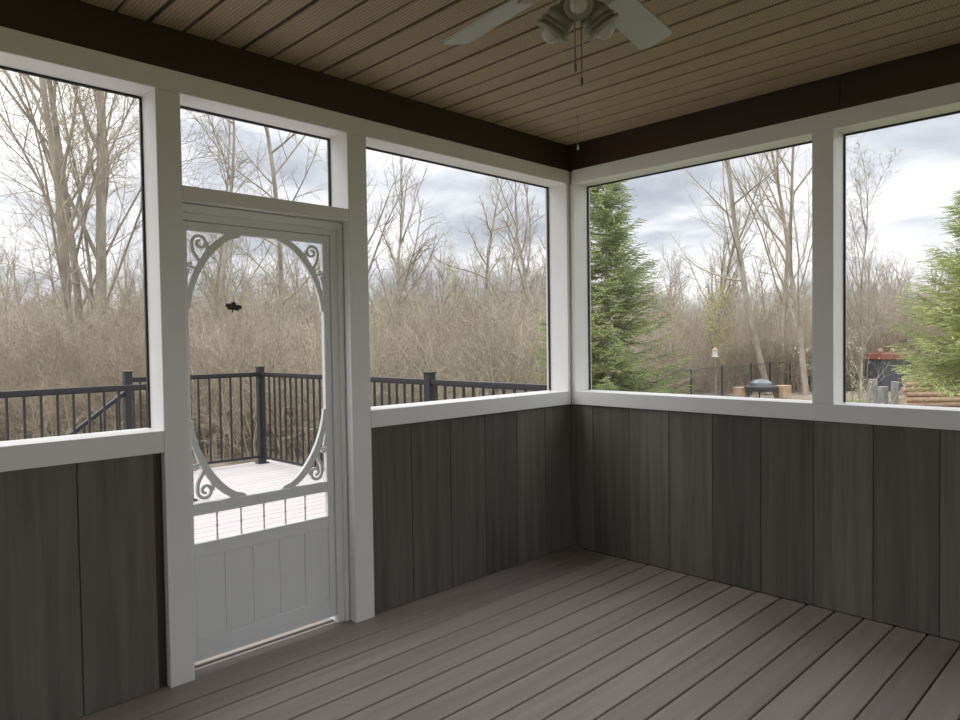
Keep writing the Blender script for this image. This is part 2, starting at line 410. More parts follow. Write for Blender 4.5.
# corner brackets: arc + scrolls, in (a,b) measured from the corner into the opening (a along, b vertical), sized for a top bracket
def bracket(sy, sz, H):
    y0_ = oy1 if sy < 0 else oy0; z0_ = 2.018 if sz < 0 else .767
    P = lambda a, b, w: (-w, y0_+sy*a, z0_+sz*b*H)
    m = MB()
    ex, ez = .245, .355
    arc = []; wd = []
    for i in range(25):
        t = i/24; th = t*PI/2
        a = ex*(1-math.sin(th)**1.18); b = ez*(1-math.cos(th)**1.18)
        arc.append((a, b)); wd.append(.036-.022*abs(t-.4)*1.1)
    # arc runs from the rail (a=ex,b=0) to the stile (a=0,b=ez), bulging towards the corner
    m.ribbon(arc, wd, dx0+.006, dx1-.006, P)
    def spiral(cx, cy, r0, r1, th0, turns, w0, w1, n=30):
        pts = []; ww = []
        for i in range(n+1):
            t = i/n; r = r0+(r1-r0)*t; th = th0+turns*2*PI*t
            pts.append((cx+r*math.cos(th), cy+r*math.sin(th))); ww.append(w0+(w1-w0)*t)
        return pts, ww
    # big hook scroll rising from the arc
    p1, w1 = spiral(.062, .050, .038, .008, math.radians(165), 1.35, .014, .011)
    p1 = [(.070, .150), (.052, .125), (.034, .098), (.026, .075)] + p1; w1 = [.016, .015, .014, .014] + w1
    m.ribbon([(.096, .045), (.099, .065), (.092, .085), (.098, .10)], [.013, .013, .013, .014], dx0+.0082, dx1-.0082, P)
    m.ribbon(p1, w1, dx0+.008, dx1-.008, P)
    p2, w2 = spiral(.016, .152, .013, .004, math.radians(60), 1.0, .009, .007, 18)
    p2 = [(.046, .168), (.034, .166)] + p2; w2 = [.012, .010] + w2
    m.ribbon(p2, w2, dx0+.008, dx1-.008, P)
    p3 = [(.010, .172), (.004, .19), (.001, .215)]; m.ribbon(p3, [.008, .007, .005], dx0+.008, dx1-.008, P)
    tip = [(ex-.03, .012), (ex+.0, .004), (ex+.015, -.002)]; m.ribbon(tip, [.02, .018, .008], dx0+.0065, dx1-.0065, P)
    o = dbuild(m, 'scroll_bracket', M_door); return o
bracket(-1, -1, 1.0); bracket(1, -1, 1.0); bracket(-1, 1, 1.08); bracket(1, 1, 1.08)
# door jambs and header behind the posts, threshold
m = MB()
wbox(m, PL, yr+.002, YL[2]-.001, .075, .14, 0, 2.128, bev=.002); wbox(m, PL, YL[2]-.025, YL[2]-.0005, .06, .075, 0, 2.128, bev=.002)
wbox(m, PL, YL[1]+.0005, yl-.0005, .075, .14, 0, 2.128, bev=.002)
wbox(m, PL, YL[1]+.001, YL[2]-.001, .078, .14, zt+.002, 2.134, bev=.002)
wbox(m, PL, YL[1]+.02, YL[2]-.02, .060, .078, 2.095, 2.134, bev=.002)
trim(m, 'white frame set back around the screen door')
m = MB(); wbox(m, PL, YL[1]+.001, yr, .116, .17, -.02, .010, bev=.003)
struct(m.build('trim_24', M_floor), 'brown threshold under the screen door', 'trim')

# maple leaf on the screen
def leaf():
    half = [(0, 1.0), (.10, .72), (.24, .80), (.20, .50), (.42, .62), (.50, .52), (.80, .56), (.72, .36), (.86, .26), (.50, .02), (.54, -.10), (.06, -.06), (.04, -.35)]
    pts = half + [(-a, b) for a, b in reversed(half)][:-1]
    th = math.radians(-8); s = .052
    P2 = [(s*(a*math.cos(th)-b*math.sin(th)), s*.85*(a*math.sin(th)+b*math.cos(th))) for a, b in pts]
    m = MB(); n = len(P2); vs = []
    for w in (0, .004):
        vs += [(w + .006*abs(p[0])/s, p[0], p[1]) for p in P2]
        vs.append((w, 0, .008))
    c0, c1 = n, 2*n+1
    fs = []
    for i in range(n):
        j = (i+1) % n
        fs += [(i, j, c0), (n+1+j, n+1+i, c1), (i, j, n+1+j, n+1+i)]
    m.add(vs, fs)
    o = m.build('leaf_ornament', mat('dark_bronze_leaf', (.030, .022, .016), .5), loc=(-.1085, -2.470, 1.665))
    tag(o, 'small dark maple leaf ornament fixed on the upper screen of the door', 'ornament')
leaf()

# ------------------------------------------------------------------ ceiling fan
def fan():
    hx, hy = 1.86, -2.34; t = empty('ceiling_fan', (hx, hy, ZC))
    tag(t, 'white ceiling fan with spotlight sockets and pull chains, cut by the top edge', 'ceiling fan')
    def b(m, name, mt, par=t, smooth=True): return m.build(name, mt, par, smooth)
    m = MB(); m.lathe([(.0, 0), (.07, 0), (.065, -.03), (.03, -.055), (.0, -.055)], 24); b(m, 'canopy', M_fan)
    m = MB(); m.lathe([(.013, -.04), (.013, -.16)], 12); b(m, 'downrod', M_fan)
    m = MB(); m.lathe([(.02, -.14), (.085, -.15), (.115, -.18), (.118, -.24), (.10, -.285), (.06, -.30), (.02, -.30)], 32); b(m, 'motor_housing', M_fan)
    zb_ = -.300
    for k in range(5):
        ang = math.radians(172-72*k)
        Rz = Matrix.Rotation(ang, 4, 'Z') @ Matrix.Rotation(math.radians(-15), 4, 'X')
        ol = []
        r0, r1, w0, w1 = .17, .625, .052, .063
        for i in range(7):
            a = PI/2*i/6; ol.append((r1-.03+.03*math.sin(a), w1-.03*(1-math.cos(a))*1.0))
        half = [(r0, w0*.8), (r0+.02, w0)] + [(x, y) for x, y in ol] 
        pts = [(x, y) for x, y in half] + [(x, -y) for x, y in reversed(half)]
        m = MB(); n = len(pts); vs = []
        for z in (-.004, .004): vs += [Rz @ Vector((x, y, z)) + Vector((0, 0, zb_)) for x, y in pts]
        m.add(vs, [tuple(range(n)), tuple(range(2*n-1, n-1, -1))] + [(i, (i+1) % n, n+(i+1) % n, n+i) for i in range(n)])
        b(m, 'blade', M_fan, smooth=False)
        m = MB(); mm = Matrix.Translation((0, 0, zb_)) @ Rz
        m.box(.09, .20, -.016, .016, -.012, -.004, m=mm, bev=.002); m.box(.18, .235, -.035, .035, -.010, -.004, m=mm, bev=.002)
        b(m, 'blade_iron', M_fanm, smooth=False)
    m = MB(); m.lathe([(.0, -.295), (.05, -.295), (.058, -.305), (.058, -.325), (.045, -.345), (.045, -.37), (.0, -.37)], 28); b(m, 'light_kit', M_fanm)
    m = MB(); m.lathe([(.0, -.370), (.030, -.370), (.030, -.376), (.024, -.384), (.0, -.388)], 28); b(m, 'bottom_cap', M_steel)
    to_cam = math.atan2(CAM.y-hy, CAM.x-hx)
    for dk, tl in ((-104, 142), (104, 142), (2, 119)):
        a = to_cam+math.radians(dk)
        R = Matrix.Translation((0, 0, -.368 if tl > 130 else -.395)) @ Matrix.Rotation(a, 4, 'Z') @ Matrix.Rotation(math.radians(tl), 4, 'Y') @ Matrix.Scale(1.22 if tl > 130 else .95, 4)
        s = MB(); s.lathe([(.020, .03), (.023, .045), (.034, .06), (.037, .080), (.033, .081), (.033, .085), (.040, .086), (.040, .092), (.035, .093), (.035, .098), (.043, .099), (.043, .106), (.036, .107), (.034, .107)], 22, R)
        so = b(s, 'lamp_holder', M_fanm)
        g = MB(); pr = [(.0, .095)]+[(.027*math.cos(q*PI/16), .103+.026*math.sin(q*PI/16)) for q in range(9)]
        pr[-1] = (.0005, .129); g.lathe(pr, 20, R); go = g.build('bulb', M_glass, so, True)
    vx = (Vector((rt.x, rt.y, 0))).normalized()
    for off, ln in ((-.014, .225), (.004, .265)):
        m = MB(); p = vx*off - Vector((fw.x, fw.y, 0)).normalized()*.045
        z0 = -.36
        for i in range(int(ln/.006)):
            z = z0-i*.006; m.lathe([(.0008, z-.0026), (.0028, z-.001), (.0028, z+.001), (.0008, z+.0026)], 6, Matrix.Translation((p.x, p.y, 0)))
        m.tube([(p.x, p.y, z0), (p.x, p.y, z0-ln)], .0009, 5)
        ch = b(m, 'pull_chain', M_chain)
        m = MB(); m.lathe([(.001, z0-ln-.03), (.0045, z0-ln-.026), (.004, z0-ln-.01), (.0015, z0-ln)], 10, Matrix.Translation((p.x, p.y, 0))); m.build('pull_fob', M_chain, ch, True)
    return t
fan()
# hook with a short chain under the ceiling, near the corner
t = empty('hanging_chain', (.462, -.509, ZC)); tag(t, 'short chain hanging from a small ceiling hook in the corner', 'chain')
m = MB(); m.lathe([(.008, 0), (.008, -.004), (.002, -.006)], 12); m.tube([(0, 0, 0), (0, 0, -.012), (.010, 0, -.016), (.016, 0, -.008)], .002, 6); m.build('ceiling_hook', M_chain, t)
m = MB(); m.tube([(.004, 0, -.012), (.004, 0, -.18)], .0016, 6)
for i in range(24): m.lathe([(.0005, -.014-i*.007-.003), (.0026, -.014-i*.007), (.0005, -.014-i*.007+.003)], 6, Matrix.Translation((.004, 0, 0)))
m.build('chain', M_chain, t)
m = MB(); m.lathe([(.001, -.215), (.007, -.208), (.006, -.19), (.002, -.178)], 10, Matrix.Translation((.004, 0, 0))); tag(m.build('pull_fob', M_fan, t, True), 'pale fob')

# ------------------------------------------------------------------ ground and deck
def ground():
    n = 90; xs = np.linspace(-140, 60, n); ys = np.linspace(-60, 140, n)
    m = MB(); r_ = np.random.RandomState(3)
    vs = []
    for y in ys:
        for x in xs:
            d = math.hypot(x-0, y-0); h = 0
            if d > 16: h = r_.uniform(-.12, .12)
            vs.append((x, y, GZ+h))
    fs = [(j*n+i, j*n+i+1, (j+1)*n+i+1, (j+1)*n+i) for j in range(n-1) for i in range(n-1)]
    m.add(vs, fs); o = m.build('ground', M_ground, smooth=True); struct(o, 'leaf strewn brown ground and yellow green grass around the porch', 'ground')
ground()
DX0, DY1 = -5.62, .62
SX, SY = -4.05, -1.15            # stair opening: x from DX0 to SX, y below SY
m = MB()
x = -.205; 
while x > DX0:
    a = max(x-.14, DX0)
    y0 = SY if x <= SX+.05 else -6.5
    m.box(a+.002, x-.002, y0, DY1, DZ-.025, DZ, rnd=rng.random(), bev=.002); x -= .145
dk = m.build('deck_floor', M_deck); struct(dk, 'pale grey boarded deck outside the screen door', 'deck')
m = MB(); m.box(DX0, -.21, SY, DY1-.01, DZ-.28, DZ-.026); m.box(SX, -.21, -6.5, SY, DZ-.28, DZ-.026); m.build('deck_frame', M_wood, dk)
RT = 1.125                       # top of the rails
def railpost(x, y, label, z0=DZ, zt_=RT+.07):
    t = empty('railing_post', (x, y, z0)); tag(t, label, 'railing post')
    h = zt_-z0
    m = MB(); m.box(-.042, .042, -.042, .042, 0, h-.012, bev=.003); m.build('post', M_rail, t)
    m = MB(); m.box(-.048, .048, -.048, .048, h-.012, h+.006, bev=.004); m.build('cap', M_rail, t)
    m = MB(); m.box(-.07, .07, -.07, .07, 0.0, .012, bev=.003)
    for sx in (-1, 1):
        for sy in (-1, 1): m.lathe([(.0, .012), (.009, .012), (.009, .02), (0, .02)], 6, Matrix.Translation((sx*.056, sy*.056, 0)))
    m.build('base_plate', M_rail, t)
def railing(p0, p1, label, sp, off=0.0, z0=DZ, drop=0.0):
    """level or raking balustrade from p0 to p1 (x,y); balusters spaced sp"""
    p0 = Vector((*p0, z0)); p1 = Vector((*p1, z0-drop)); d = p1-p0; Lh = math.hypot(d.x, d.y); dirn = Vector((d.x, d.y, 0))/Lh
    t = empty('deck_railing', p0); tag(t, label, 'railing')
    slope = -drop/Lh; H = RT-DZ
    ax = math.atan2(dirn.y, dirn.x); R = Matrix.Rotation(ax, 4, 'Z')
    def bar(name, w, za, zb_):
        m = MB(); vs = []
        for s_ in (.045, Lh-.045):
            for yy in (-w/2, w/2):
                for zz in (za, zb_): vs.append(R @ Vector((s_, yy, zz+slope*s_)))
        m.add(vs, [(0, 1, 3, 2), (4, 6, 7, 5), (0, 4, 5, 1), (2, 3, 7, 6), (0, 2, 6, 4), (1, 5, 7, 3)]); return m.build(name, M_rail, t)
    bar('top_rail', .062, H-.035, H); bar('under_rail', .032, H-.055, H-.035); bar('bottom_rail', .034, .075, .105)
    s_ = off if off else sp*.75
    first = None
    while s_ < Lh-.06:
        loc = R @ Vector((s_, 0, 0)) + Vector((0, 0, slope*s_))
        if first is None:
            m = MB(); m.box(-.0095, .0095, -.0095, .0095, .10, H-.05); first = m.build('baluster', M_rail, t, loc=loc)
        else:
            c = first.copy(); COL.objects.link(c); c.parent = t; c.location = loc
        s_ += sp
CX, CY = -5.45, .42
railpost(CX, CY, 'dark corner railing post seen through the screen door')
railpost(-2.106, CY+.05, 'dark railing post in the opening between the door and the corner')
railpost(-3.62, CY+.05, 'dark railing post hidden behind the right door post')
railpost(-.32, CY+.05, 'dark railing post at the outer corner of the porch')
railpost(-5.55, -1.18, 'dark newel post at the head of the deck stairs')
railpost(-3.95, -1.16, 'dark railing post at the inner side of the stair head')
railing((CX, CY), (-3.62, CY+.05), 'dark metal railing right of the corner post behind the door', .128)
railing((-3.62, CY+.05), (-2.106, CY+.05), 'dark metal railing left of the post in the middle opening', .128)
railing((-2.106, CY+.05), (-.32, CY+.05), 'dark metal railing running right towards the porch corner', .128)
railing((CX, CY), (-5.55, -1.18), 'dark metal railing left of the corner post behind the door', .134, off=.13)
railing((-3.95, -1.16), (-3.95, -6.4), 'near dark metal railing running across the large left opening', .127, off=.115)
railing((-5.55, -1.18), (-5.55, -2.25), 'sloping stair handrail below the newel post', .17, z0=DZ-.12, drop=.80)
# stairs
t = empty('deck_stairs', (-4.8, SY, DZ)); tag(t, 'pale deck stairs going down beside the newel post', 'stairs')
for k in range(4):
    m = MB(); m.box(-.72, .72, -.28*(k+1), -.28*k-.005, -.17*(k+1)-.03, -.17*(k+1), bev=.003); m.build('tread', M_deck, t)
for sx in (-.74, .70):
    m = MB()
    vs = [(sx+dx_, yy, zz) for dx_ in (0, .04) for yy, zz in ((0, -.02), (-1.15, -.76), (-1.15, -.83), (0, -.28))]
    m.add(vs, [(0, 1, 2, 3), (7, 6, 5, 4), (0, 4, 5, 1), (1, 5, 6, 2), (2, 6, 7, 3), (3, 7, 4, 0)])
    m.build('stringer', M_wood, t)

# ------------------------------------------------------------------ plants: numpy tube meshes
class Plant:
    def __init__(s): s.V = []; s.F = []; s.n = 0; s.T = []; s.seg = 0
    def tube(s, P, R, k):
        P = np.asarray(P, float); R = np.asarray(R, float); n = len(P)
        d = np.gradient(P, axis=0); d /= np.linalg.norm(d, axis=1)[:, None]+1e-9
        ref = np.array([.31, .52, .8]) if abs(d[0] @ [.31, .52, .8]) < .9 else np.array([1., 0, 0])
        u = np.cross(d, ref); u /= np.linalg.norm(u, axis=1)[:, None]+1e-9; w = np.cross(d, u)
        a = np.arange(k)*2*PI/k
        ring = P[:, None, :]+R[:, None, None]*(np.cos(a)[None, :, None]*u[:, None, :]+np.sin(a)[None, :, None]*w[:, None, :])
        s.V.append(ring.reshape(-1, 3))
        i = np.arange(n-1)[:, None]*k; j = np.arange(k)[None, :]; j2 = (j+1) % k
        A = (i+j).ravel(); B = (i+j2).ravel(); q = np.stack([A, B, B+k, A+k], 1)+s.n
        s.F.append(q); s.n += n*k
    def tri(s, V, ):        # triangles from (m,3,3)
        m_ = len(V); s.V.append(V.reshape(-1, 3)); s.T.append(np.arange(m_*3).reshape(-1, 3)+s.n); s.n += m_*3
    def arrays(s):
        V = np.concatenate(s.V) if s.V else np.zeros((0, 3))
        F = np.concatenate(s.F) if s.F else np.zeros((0, 4), int); T = np.concatenate(s.T) if s.T else np.zeros((0, 3), int)
        return V, F, T
def mesh_np(name, V, F, T, m, smooth=False):
    me = bpy.data.meshes.new(name); nv = len(V); nf = len(F); nt2 = len(T)
    me.vertices.add(nv); me.vertices.foreach_set('co', np.asarray(V, np.float32).ravel())
    me.loops.add(nf*4+nt2*3); me.loops.foreach_set('vertex_index', np.concatenate([F.ravel(), T.ravel()]).astype(np.int32))
    me.polygons.add(nf+nt2)
    st = np.concatenate([np.arange(nf)*4, nf*4+np.arange(nt2)*3]).astype(np.int32)
    me.polygons.foreach_set('loop_start', st)
    if smooth: me.polygons.foreach_set('use_smooth', np.ones(nf+nt2, bool))
    me.update(calc_edges=True); me.materials.append(m); return me
def scatter(V, F, T, pos, rz, sc, tilt=None):
    """many copies of one small mesh joined in one array"""
    n = len(pos); c, s_ = np.cos(rz), np.sin(rz); nv = len(V)
    X = V[None, :, 0]*c[:, None]-V[None, :, 1]*s_[:, None]; Y = V[None, :, 0]*s_[:, None]+V[None, :, 1]*c[:, None]; Z = np.repeat(V[None, :, 2], n, 0)
    A = np.stack([X*sc[:, :1], Y*sc[:, :1], Z*sc[:, 1:2]], 2)+pos[:, None, :]
    off = (np.arange(n)*nv)[:, None, None]
    return A.reshape(-1, 3), (F[None]+off).reshape(-1, 4), (T[None]+off).reshape(-1, 3)
def join(parts):
    V, F, T = [], [], []; n = 0
    for a, b, c in parts: V.append(a); F.append(b+n); T.append(c+n); n += len(a)
    return np.concatenate(V), np.concatenate(F), np.concatenate(T)

def branch(pl, tw, R, p, d, Ln, r, lev, spec, buds=None):
    """spec[lev] = (segments, wobble, upward pull, children, child length, child radius, angle lo, angle hi, first fraction)"""
    seg, wob, upp, nch, cl, cr, a0, a1, f0 = spec[lev]
    P = [p]; D = [d]
    for i in range(seg):
        d = d+R.normal(0, wob, 3)+np.array([0, 0, upp]); d = d/np.linalg.norm(d)
        P.append(P[-1]+d*Ln/seg); D.append(d)
    P = np.array(P); t = np.linspace(0, 1, seg+1); rad = r*(1-t*.82)
    (pl if lev <= 1 and r > .02 else tw).tube(P, rad, 8 if r > .08 else (5 if r > .03 else 3))
    if lev+1 < len(spec):
        for k in range(nch):
            f = f0+(1-f0)*(k+R.rand())/nch; x = f*seg; i = min(int(x), seg-1); q = P[i]+(P[i+1]-P[i])*(x-i)
            ang = math.radians(R.uniform(a0, a1)); ax = np.cross(D[i], R.normal(0, 1, 3)); ax /= np.linalg.norm(ax)
            nd = D[i]*math.cos(ang)+np.cross(ax, D[i])*math.sin(ang)
            ll = Ln*cl*R.uniform(.6, 1.1)*(1.15-.6*f); rr = max(min(r*(1-f*.82)*.8, r*cr), .0035)
            branch(pl, tw, R, q, nd, ll, rr, lev+1, spec, buds)
    elif buds is not None:
        m_ = buds[1]; idx = R.randint(0, seg+1, m_)
        base = P[idx]+R.normal(0, buds[2], (m_, 3)); s = buds[3]
        tri = base[:, None, :]+R.normal(0, s, (m_, 3, 3)); buds[0].tri(tri)

SP_TALL = [(9, .05, .03, 18, .34, .30, 35, 70, .25), (6, .10, .06, 8, .50, .42, 25, 60, .15), (4, .14, .05, 7, .55, .5, 25, 60, .1), (3, .18, .03, 0, 0, 0, 0, 0, 0)]
SP_FORK = [(8, .05, .03, 12, .55, .42, 18, 42, .12), (8, .08, .05, 10, .42, .36, 22, 55, .15), (5, .13, .05, 8, .5, .5, 25, 65, .1), (3, .18, .04, 0, 0, 0, 0, 0, 0)]
SP_FINE = [(9, .04, .03, 16, .50, .36, 14, 40, .08), (8, .07, .05, 12, .42, .36, 22, 55, .12), (6, .12, .04, 9, .48, .5, 25, 65, .1), (4, .17, .03, 5, .5, .6, 25, 60, .2), (2, .18, .02, 0, 0, 0, 0, 0, 0)]
SP_BUSH = [(6, .13, .05, 8, .5, .6, 20, 60, .15), (4, .2, .05, 5, .5, .6, 25, 70, .2), (2, .2, .02, 0, 0, 0, 0, 0, 0)]
def make_tree(name, seed, H, r, spec, lean=(0, 0), mt=M_bark, tm=M_twig, buds=None, stems=1, spread=.3, parts=True):
    R = np.random.RandomState(seed); pl, tw = Plant(), Plant(); bd = (Plant(), *buds[1:]) if buds else None
    for k in range(stems):
        a = 2*PI*k/stems+R.rand()
        d = np.array([lean[0]+(spread*math.cos(a) if stems > 1 else 0), lean[1]+(spread*math.sin(a) if stems > 1 else 0), 1.]); d /= np.linalg.norm(d)
        p = np.array([.12*math.cos(a), .12*math.sin(a), 0.]) if stems > 1 else np.zeros(3)
        branch(pl, tw, R, p, d, H*R.uniform(.85, 1.05), r*(1 if k == 0 else R.uniform(.6, .95)), 0, spec, bd)
    if parts:
        o = empty(name)
        a = bpy.data.objects.new('trunk', mesh_np('trunk', *pl.arrays(), mt, True)); a.parent = o; COL.objects.link(a)
        b = bpy.data.objects.new('branches', mesh_np('branches', *tw.arrays(), tm)); b.parent = o; COL.objects.link(b)
        if bd:
            c = bpy.data.objects.new('buds', mesh_np('buds', *bd[0].arrays(), buds[0])); c.parent = o; COL.objects.link(c)
    else:
        o = bpy.data.objects.new(name, mesh_np(name, *join([pl.arrays(), tw.arrays()]), mt)); COL.objects.link(o)
    return o
def at(px, depth):               # ground point at a bearing from the viewpoint, used to stand trees where the photo shows them
    d = fw + r2*((px-480)/703.4); d = Vector((d.x, d.y, 0)); f2 = Vector((fw.x, fw.y, 0)).normalized()
    d = d/d.dot(f2); return Vector((CAM.x, CAM.y, 0)) + d*depth
def stand(o, px, depth, sc=1.0, rz=0.0, z=GZ):
    p = at(px, depth); o.location = (p.x, p.y, z-.05); o.rotation_euler = (0, 0, rz); o.scale = (sc, sc, sc)

# big tree in the left opening
t = make_tree('maple_tree', 4, 16.0, .135, SP_FINE, tm=M_twig, stems=3, spread=.13)
stand(t, 84, 19.5, 1.3, .6); tag(t, 'large bare tree with many rising limbs in the left opening', 'tree')
t = make_tree('bare_tree', 21, 11.5, .085, SP_TALL, tm=M_bark2); stand(t, 222, 19, 1, 1.0); tag(t, 'thin bare tree at the left side of the screen door view', 'tree')
t = make_tree('bare_tree', 22, 14, .11, SP_TALL, tm=M_bark2); stand(t, 281, 20, 1, 2.0); tag(t, 'straight bare tree crossing the transom above the door', 'tree')
t = make_tree('bare_tree', 23, 10, .07, SP_TALL, tm=M_bark2); stand(t, 209, 23, 1, 4.0); tag(t, 'slimmer bare tree just left of the thin one behind the door', 'tree')
t = make_tree('bare_tree', 24, 9.3, .11, SP_TALL, tm=M_bark2); stand(t, 486, 29, 1, .2); tag(t, 'tall slender bare tree in the middle of the opening left of the corner', 'tree')
t = make_tree('bare_tree', 25, 10.5, .13, SP_FORK, tm=M_bark2); stand(t, 540, 25, .8, 1.2); tag(t, 'spreading bare tree beside the corner post in the left wall opening', 'tree')
t = make_tree('bare_tree', 26, 9, .12, SP_FORK, tm=M_bark2, stems=2, spread=.15); stand(t, 383, 27, 1.05, 1.2); tag(t, 'bushy bare tree just right of the door post', 'tree')
t = make_tree('bare_tree', 27, 17, .15, SP_TALL, lean=(-.20, -.20)); stand(t, 768, 30, 1, 0); tag(t, 'leaning bare tree with a pale trunk right of the spruce', 'tree')
t = make_tree('bare_tree', 28, 17, .12, SP_FORK); stand(t, 781, 31, .95, 1.9); tag(t, 'tall bare tree next to the leaning trunk', 'tree')
t = make_tree('bare_tree', 29, 15, .14, SP_FORK, mt=M_bark2); stand(t, 806, 29, 1, 3.5); tag(t, 'dark bare tree against the white post of the right opening', 'tree')
t = make_tree('bare_tree', 30, 9, .15, SP_FORK, lean=(.3, .15), tm=M_bark2); stand(t, 700, 36, 1, 0); tag(t, 'crooked bare tree leaning in the gap behind the spruce', 'tree')
t = make_tree('bare_tree', 31, 9, .07, SP_FINE, tm=M_bark2); stand(t, 861, 27, .85, 2.2); tag(t, 'bare tree with arching boughs in the far right opening', 'tree')
# budding yellow green trees
for i, (px, dep, h, lab) in enumerate([(240, 24, 6.6, 'yellow green budding tree behind the screen door'), (455, 36, 6.8, 'pale yellow green budding tree in the opening left of the corner'), (715, 30, 4.6, 'small yellow green budding tree beyond the fence'), (395, 38, 6.4, 'yellow green budding tree near the right door post')]):
    t = make_tree('budding_tree', 50+i, h, .08, SP_FORK, tm=M_bark2, buds=(M_bud, 3, .10, .022)); stand(t, px, dep, 1, i); tag(t, lab, 'tree')

# woods: repeated bare trees
protos = [make_tree('woodland_tree', 70+i, [9.5, 8.0, 10.5, 7.5, 8.5][i], [.11, .12, .10, .09, .13][i], [SP_TALL, SP_FORK, SP_TALL, SP_FORK, SP_FORK][i], mt=[M_bark, M_bark2][i % 2], parts=False) for i in range(5)]
R = np.random.RandomState(8)
k = 0
for i in range(250):
    o = protos[i] if i < 5 else protos[i % 5].copy()
    if i >= 5: COL.objects.link(o)
    px = R.uniform(-70, 1030); dep = R.uniform(26, 66) if px < 560 else R.uniform(38, 76)
    stand(o, px, dep, R.uniform(.55, .9)*(.62+dep/110), R.uniform(0, 6.28)); k += 1
    w_ = 'large left opening' if px < 165 else 'screen door and transom' if px < 360 else 'opening left of the corner' if px < 572 else 'opening right of the corner' if px < 825 else 'opening at the right edge'
    tag(o, 'slender bare far woodland tree seen through the ' + w_, 'tree', 'far woodland trees behind the ' + w_)

# thicket
R = np.random.RandomState(2)
bush = []
for s in range(5):
    pl, tw = Plant(), Plant(); RR = np.random.RandomState(100+s)
    for k in range(8):
        a = RR.uniform(0, 6.28); d = np.array([math.cos(a)*.35, math.sin(a)*.35, 1]); d /= np.linalg.norm(d)
        branch(pl, tw, RR, np.array([math.cos(a)*.3, math.sin(a)*.3, 0.]), d, RR.uniform(2.0, 3.6), .014, 0, SP_BUSH)
    bush.append(join([pl.arrays(), tw.arrays()]))
parts = []; pos = [[] for _ in bush]
for i in range(1500):
    px = R.uniform(-260, 1200)
    lo = 14.5 if px < 560 else (14.5+min((px-560)/120, 1)*16)
    dep = lo+(58-lo)*R.rand()**1.35
    p = at(px, dep); s = R.uniform(.75, 1.15)*(1+.012*(dep-15)); pos[i % 5].append((p.x, p.y, GZ-.05, R.uniform(0, 6.28), s*1.25, s*1.02))
for (V, F, T), q in zip(bush, pos):
    q = np.array(q); parts.append(scatter(V, F, T, q[:, :3], q[:, 3], q[:, 4:6]))
V, F, T = join(parts)
o = bpy.data.objects.new('thicket', mesh_np('thicket', V, F, T, M_twig)); COL.objects.link(o)
tag(o, 'dense leafless brown brush filling the ground beyond the deck and fence', 'brush', kind='stuff')

# ------------------------------------------------------------------ spruces
def spruce(name, seed, H, Rb, nm, label, z0=.3):
    R = np.random.RandomState(seed); fo, tr = Plant(), Plant()
    # sprig: short twig with needles
    def sprig():
        m_ = 46; t = R.rand(m_); a = R.uniform(0, 2*PI, m_); b = np.stack([t, np.zeros(m_), np.zeros(m_)], 1)
        ln = .34*(1-.5*t); dirv = np.stack([np.full(m_, .75), np.cos(a)*.85, np.sin(a)*.6], 1); tip = b+dirv*ln[:, None]*.55
        wv = np.stack([np.zeros(m_), -np.sin(a), np.cos(a)], 1)*.035
        return np.stack([b-wv, b+wv, tip], 1)
    sp_ = [sprig() for _ in range(4)]
    tr.tube([(0, 0, 0), (.02, 0, H*.5), (0, .02, H)], [H*.018, H*.011, .008], 7)
    z = z0
    while z < H*.985:
        f = 1-z/H; rl = Rb*(f**.68)+.06
        nb = max(4, int(7+7*f))
        for k in range(nb):
            a = R.uniform(0, 2*PI); L_ = rl*R.uniform(.72, 1.12); el = math.radians(35*(z/H)**2 - 12*f + R.uniform(-8, 8))
            n = 7; t = np.linspace(0, 1, n); hor = L_*t*math.cos(el); vert = L_*t*math.sin(el) - .10*L_*np.sin(t*PI) + .10*L_*t**3
            P = np.stack([hor*math.cos(a), hor*math.sin(a), z+vert], 1); tr.tube(P, .012*(1-.8*t)*(L_/1.2+.3), 3)
            ns = int(8+L_*24)
            for q in range(ns):
                tt = .12+.88*(q+.5)/ns; i = min(int(tt*(n-1)), n-2); p = P[i]+(P[i+1]-P[i])*(tt*(n-1)-i)
                side = (-1)**q; sa = a+side*math.radians(R.uniform(28, 62))*(1-.75*tt**4); ln = (.10+.24*L_*(1-tt)*.6+.06)*R.uniform(.8, 1.2)
                dz_ = math.radians(R.uniform(-22, 14)); ex = np.array([math.cos(sa)*math.cos(dz_), math.sin(sa)*math.cos(dz_), math.sin(dz_)])
                ey = np.array([-math.sin(sa), math.cos(sa), 0]); ez = np.cross(ex, ey)
                B = np.stack([ex*ln*1.15, ey*.15, ez*.15])
                fo.tri(p+sp_[q % 4] @ B)
        z += H*.021*(0.8+.5*f)
    o = empty(name)
    a = bpy.data.objects.new('trunk', mesh_np('trunk', *tr.arrays(), M_bark2)); a.parent = o; COL.objects.link(a)
    b = bpy.data.objects.new('foliage', mesh_np('foliage', *fo.arrays(), nm)); b.parent = o; COL.objects.link(b)
    tag(o, label, 'spruce'); return o
t = spruce('spruce_tree', 5, 5.25, 1.5, M_needle, 'green spruce standing right of the porch corner post'); stand(t, 607, 12.0)
t = spruce('spruce_tree', 6, 4.9, 1.75, M_needle2, 'yellow green spruce cut by the right edge of the photo', z0=1.75); stand(t, 982, 11.5)

